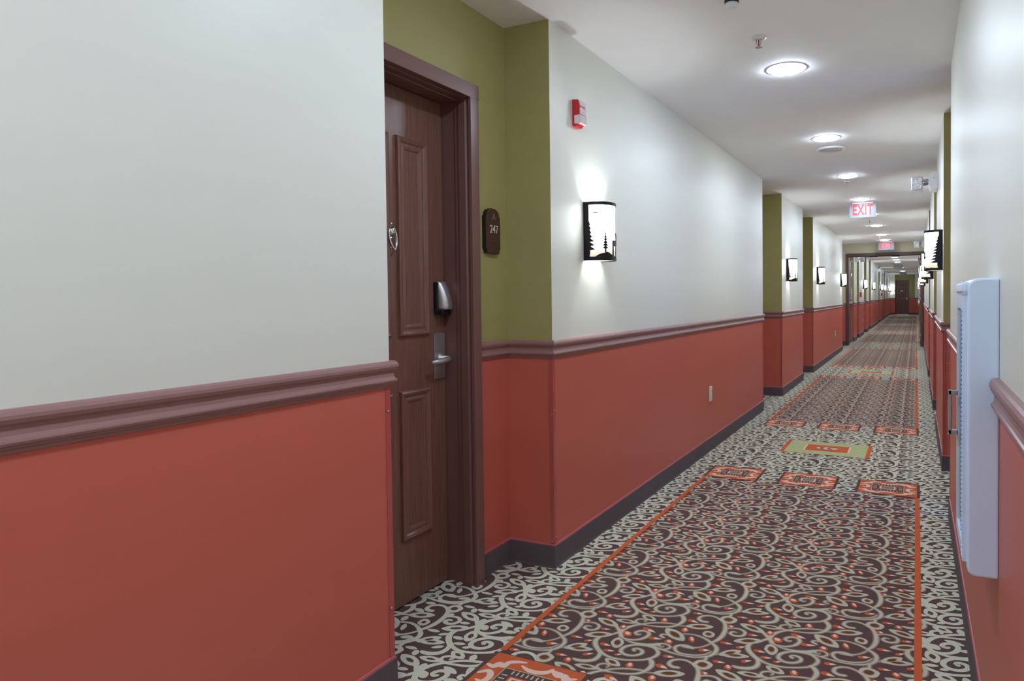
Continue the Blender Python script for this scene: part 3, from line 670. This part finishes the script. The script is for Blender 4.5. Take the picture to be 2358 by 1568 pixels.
for q in range(1, 5):
    for k in range(q * 9): a = 2 * math.pi * k / (q * 9); mb.lathe([(0, -.0078), (.004, -.0078)], (q * .020 * math.cos(a), q * .020 * math.sin(a), -.0012), greyp, 5)
mb.build('perforation', r, kind='stuff')

# exit signs
def exit_sign(x, y, lit, label, w=.335):
    r = empty('exit_sign', (x, y, H), category='exit sign', label=label)
    mb = MB(); mb.box(-.13, .13, -.028, .028, -.014, 0, whitep); mb.build('ceiling_mount', r, bevel=.003)
    mb = MB(); mb.box(-w / 2, w / 2, -.006, .006, -.197, -.014, exitwhite if lit else greypanel); mb.build('panel', r, bevel=.001)
    if lit:
        fr = Matrix(((1, 0, 0, 0), (0, 0, -1, -.0065), (0, 1, 0, -.103), (0, 0, 0, 1)))
        o = text_obj('lettering', 'EXIT', .185, exitred, r, fr, sx=.62, depth=.001, spacing=1.12, off=.0055); o['label'] = 'glowing red EXIT letters'
    return r
exit_sign(.822, 9.72, True, 'large lit EXIT sign hanging in front of the fourth ceiling light'); exit_sign(.842, 17.0, True, 'small lit EXIT sign hanging over the open fire doors')
exit_sign(.82, 29.6, False, 'upper small grey sign hanging beyond the fire doors'); exit_sign(.82, 41.0, False, 'tiny pale grey sign hanging above the far end door')

# strobe, pull stations
r = empty('fire_alarm_strobe', (0, 2.905, 2.02), category='fire alarm', label='red fire alarm strobe high on the left wall above the nearest sconce')
mb = MB(); mb.prism([(0, 0), (.018, -.002), (.034, .012), (.040, .035), (.040, .100), (.032, .122), (0, .126)], -.032, .032, 'xz', redp); mb.build('housing', r, bevel=.003)
mb = MB(); mb.box(.012, .047, -.0345, .030, .010, .050, strobe_lens); mb.box(.036, .043, -.030, .030, .054, .084, strobe_lens); mb.box(.033, .042, -.030, .030, .094, .118, strobe_lens); mb.build('lens', r, bevel=.002)
for y, lab in ((20.9, 'small red pull station on the left wall just beyond the fire doors'), (34.05, 'tiny red pull station far along the left wall')):
    r = empty('pull_station', (0, y, 1.155), category='fire alarm', label=lab, group='red pull stations')
    mb = MB(); mb.box(0, .05, -.045, .045, 0, .14, redp); mb.build('body', r, bevel=.006); mb = MB(); mb.box(.05, .062, -.03, .03, .05, .075, whitep); mb.build('pull_bar', r, bevel=.003)

# outlets
def outlet(y, z, label, x=0.0):
    r = empty('wall_outlet', (x, y, z), category='outlet', label=label, group='ivory wall outlets')
    mb = MB(); mb.box(0, .006, -.035, .035, -.058, .058, ivory); mb.build('cover_plate', r, bevel=.002)
    for dz in (-.02, .02):
        mb = MB(); mb.box(.005, .0085, -.016, .016, dz - .014, dz + .014, ivory); mb.build('socket', r, bevel=.003)
        m2 = MB(); m2.box(.0083, .0088, -.007, -.005, dz - .004, dz + .006, black); m2.box(.0083, .0088, .005, .007, dz - .004, dz + .006, black); m2.build('slot', r)
outlet(5.21, .447, 'ivory wall outlet low on the long terracotta stretch of the left wall'); outlet(14.34, .45, 'small ivory outlet low on the left wall before the fire doors'); outlet(22.1, .45, 'tiny ivory outlet low on the left wall beyond the fire doors')

# room number sign
r = empty('room_sign', (-REC, 2.519, 1.410), category='room sign', label='dark brown room number sign reading 247 beside the nearest door')
HW, HH = .056, .198
poly = [(-HW + .008, 0), (HW - .008, 0), (HW - .008, .012), (HW, .020), (HW, HH - .038), (HW - .008, HH - .030)]
poly += [((HW - .008) * math.cos(a), HH - .028 + .028 * math.sin(a)) for a in [math.pi * k / 12 for k in range(13)]]
poly += [(-HW + .008, HH - .030), (-HW, HH - .038), (-HW, .020), (-HW + .008, .012)]
mb = MB(); mb.prism(poly, 0, .016, 'yz', black); mb.build('backing', r)
mb = MB(); mb.prism([(a * .97, b * .985 + .0015) for a, b in poly], .016, .021, 'yz', signbrown); mb.build('plaque', r, bevel=.001)
def fyz(z): return Matrix(((0, 0, 1, .0212), (1, 0, 0, .004), (0, 1, 0, z), (0, 0, 0, 1)))
o = text_obj('room_number', '247', .050, signtext, r, fyz(.104), sx=.86, depth=.0012); o['label'] = 'pale raised numerals 247'
o = text_obj('raised_letter', 'A', .044, signtext2, r, fyz(.158), sx=1.0, depth=.0012); o['label'] = 'dull raised letter A'
mb = MB()
for i in range(5):
    for j in range(3):
        if (i * 7 + j * 3) % 4: mb.lathe([(0, .0012), (.0014, 0)], (.021, -.010 + i * .0055, .040 + j * .0055), black, 6, 'x')
mb.build('braille', r)

# fire extinguisher cabinet on the right wall
r = empty('extinguisher_cabinet', (W, 1.875, .572), math.pi, category='cabinet', label='white wall cabinet with a metal handle on the near right wall')
# local: +x out of the wall (world -x), +y is world -y
mb = MB(); n = 6
prof = [(0, 0), (.045, 0)] + [(.045 + .018 * math.sin(a), .018 - .018 * math.cos(a)) for a in [math.pi / 2 * k / n for k in range(1, n + 1)]] + [(.063 - .022 * (1 - math.cos(a)), .653 + .022 * math.sin(a)) for a in [math.pi / 2 * k / n for k in range(n + 1)]] + [(0, .675)]
mb.prism(prof, -.135, .135, 'xz', cabm); body = mb.build('body', r, bevel=.005)
mb = MB()
for (a, b, c, d) in ((-.128, .128, .03, .06), (-.128, .128, .605, .635), (-.128, -.098, .06, .605), (.098, .128, .06, .605)): mb.box(.062, .072, a, b, c, d, cabm)
dr = mb.build('door', r)
mb = MB(); mb.box(.063, .067, -.098, .098, .06, .605, glassm); mb.build('glass_pane', dr)
mb = MB(); mb.box(.067, .0735, .092, .098, .09, .58, tealm); mb.build('pane_edge', dr)
mb = MB()
for k in range(56): mb.box(.0715, .0735, .106, .112, .035 + k * .0105, .041 + k * .0105, cabm)
mb.build('seal_ribs', dr, kind='stuff')
mb = MB(); mb.box(.058, .074, -.130, .131, .640, .668, cabm); mb.build('top_cap', r, bevel=.007)
mb = MB(); hx = .094
mb.box(.072, hx, -.068, -.056, .285, .297, steel); mb.box(.072, hx, -.068, -.056, .385, .397, steel); mb.box(hx - .008, hx, -.068, -.056, .285, .397, steel); mb.build('handle', dr, bevel=.0015)

# emergency lights
def emergency(x, y, z, rz, label):
    r = empty('emergency_light', (x, y, z), rz, category='emergency light', label=label)
    mb = MB(); mb.prism([(0, 0), (.052, 0), (.072, .040), (.074, .105), (.050, .140), (0, .142)], -.135, .135, 'xz', whitep); mb.build('housing', r, bevel=.003)
    mb = MB(); mb.lathe([(0, 0), (.004, 0), (.004, -.004), (0, -.004)], (.03, .137, .09), greyp, 8, 'y'); mb.build('test_button', r)
    for s in (1, -1):
        mb = MB(); mb.tube([(.070, s * .10, .080), (.085, s * .10, .078), (.100, s * .10, .075), (.116, s * .10, .072)], [.010, .014, .014, .010], greyp, 10); nk = mb.build('swivel', r)
        mb = MB(); mb.box(.114, .212, s * .10 - .03 * s - .012, s * .10 - .03 * s + .018, -.002, .118, whitep); hd = mb.build('lamp_head', r, bevel=.006)
        mb = MB(); yy = s * .10 - .03 * s + (.018 if s > 0 else -.012); mb.box(.118, .208, min(yy, yy + s * .014), max(yy, yy + s * .014), .003, .113, prism_m); mb.build('lens', hd, bevel=.006)
    return r
emergency(W, 6.66, 2.120, math.pi, 'white emergency light with clear square lamp heads high on the right wall')
emergency(W, 14.6, 2.12, math.pi, 'small white emergency light high on the right beside the small exit sign')
emergency(0, 19.5, 2.10, 0, 'small emergency light high on the left wall just inside the fire doors')
emergency(0, 28.3, 2.10, 0, 'tiny emergency light on the left wall well beyond the fire doors')
emergency(0, 35.6, 2.10, 0, 'tiniest emergency light far down the left wall')
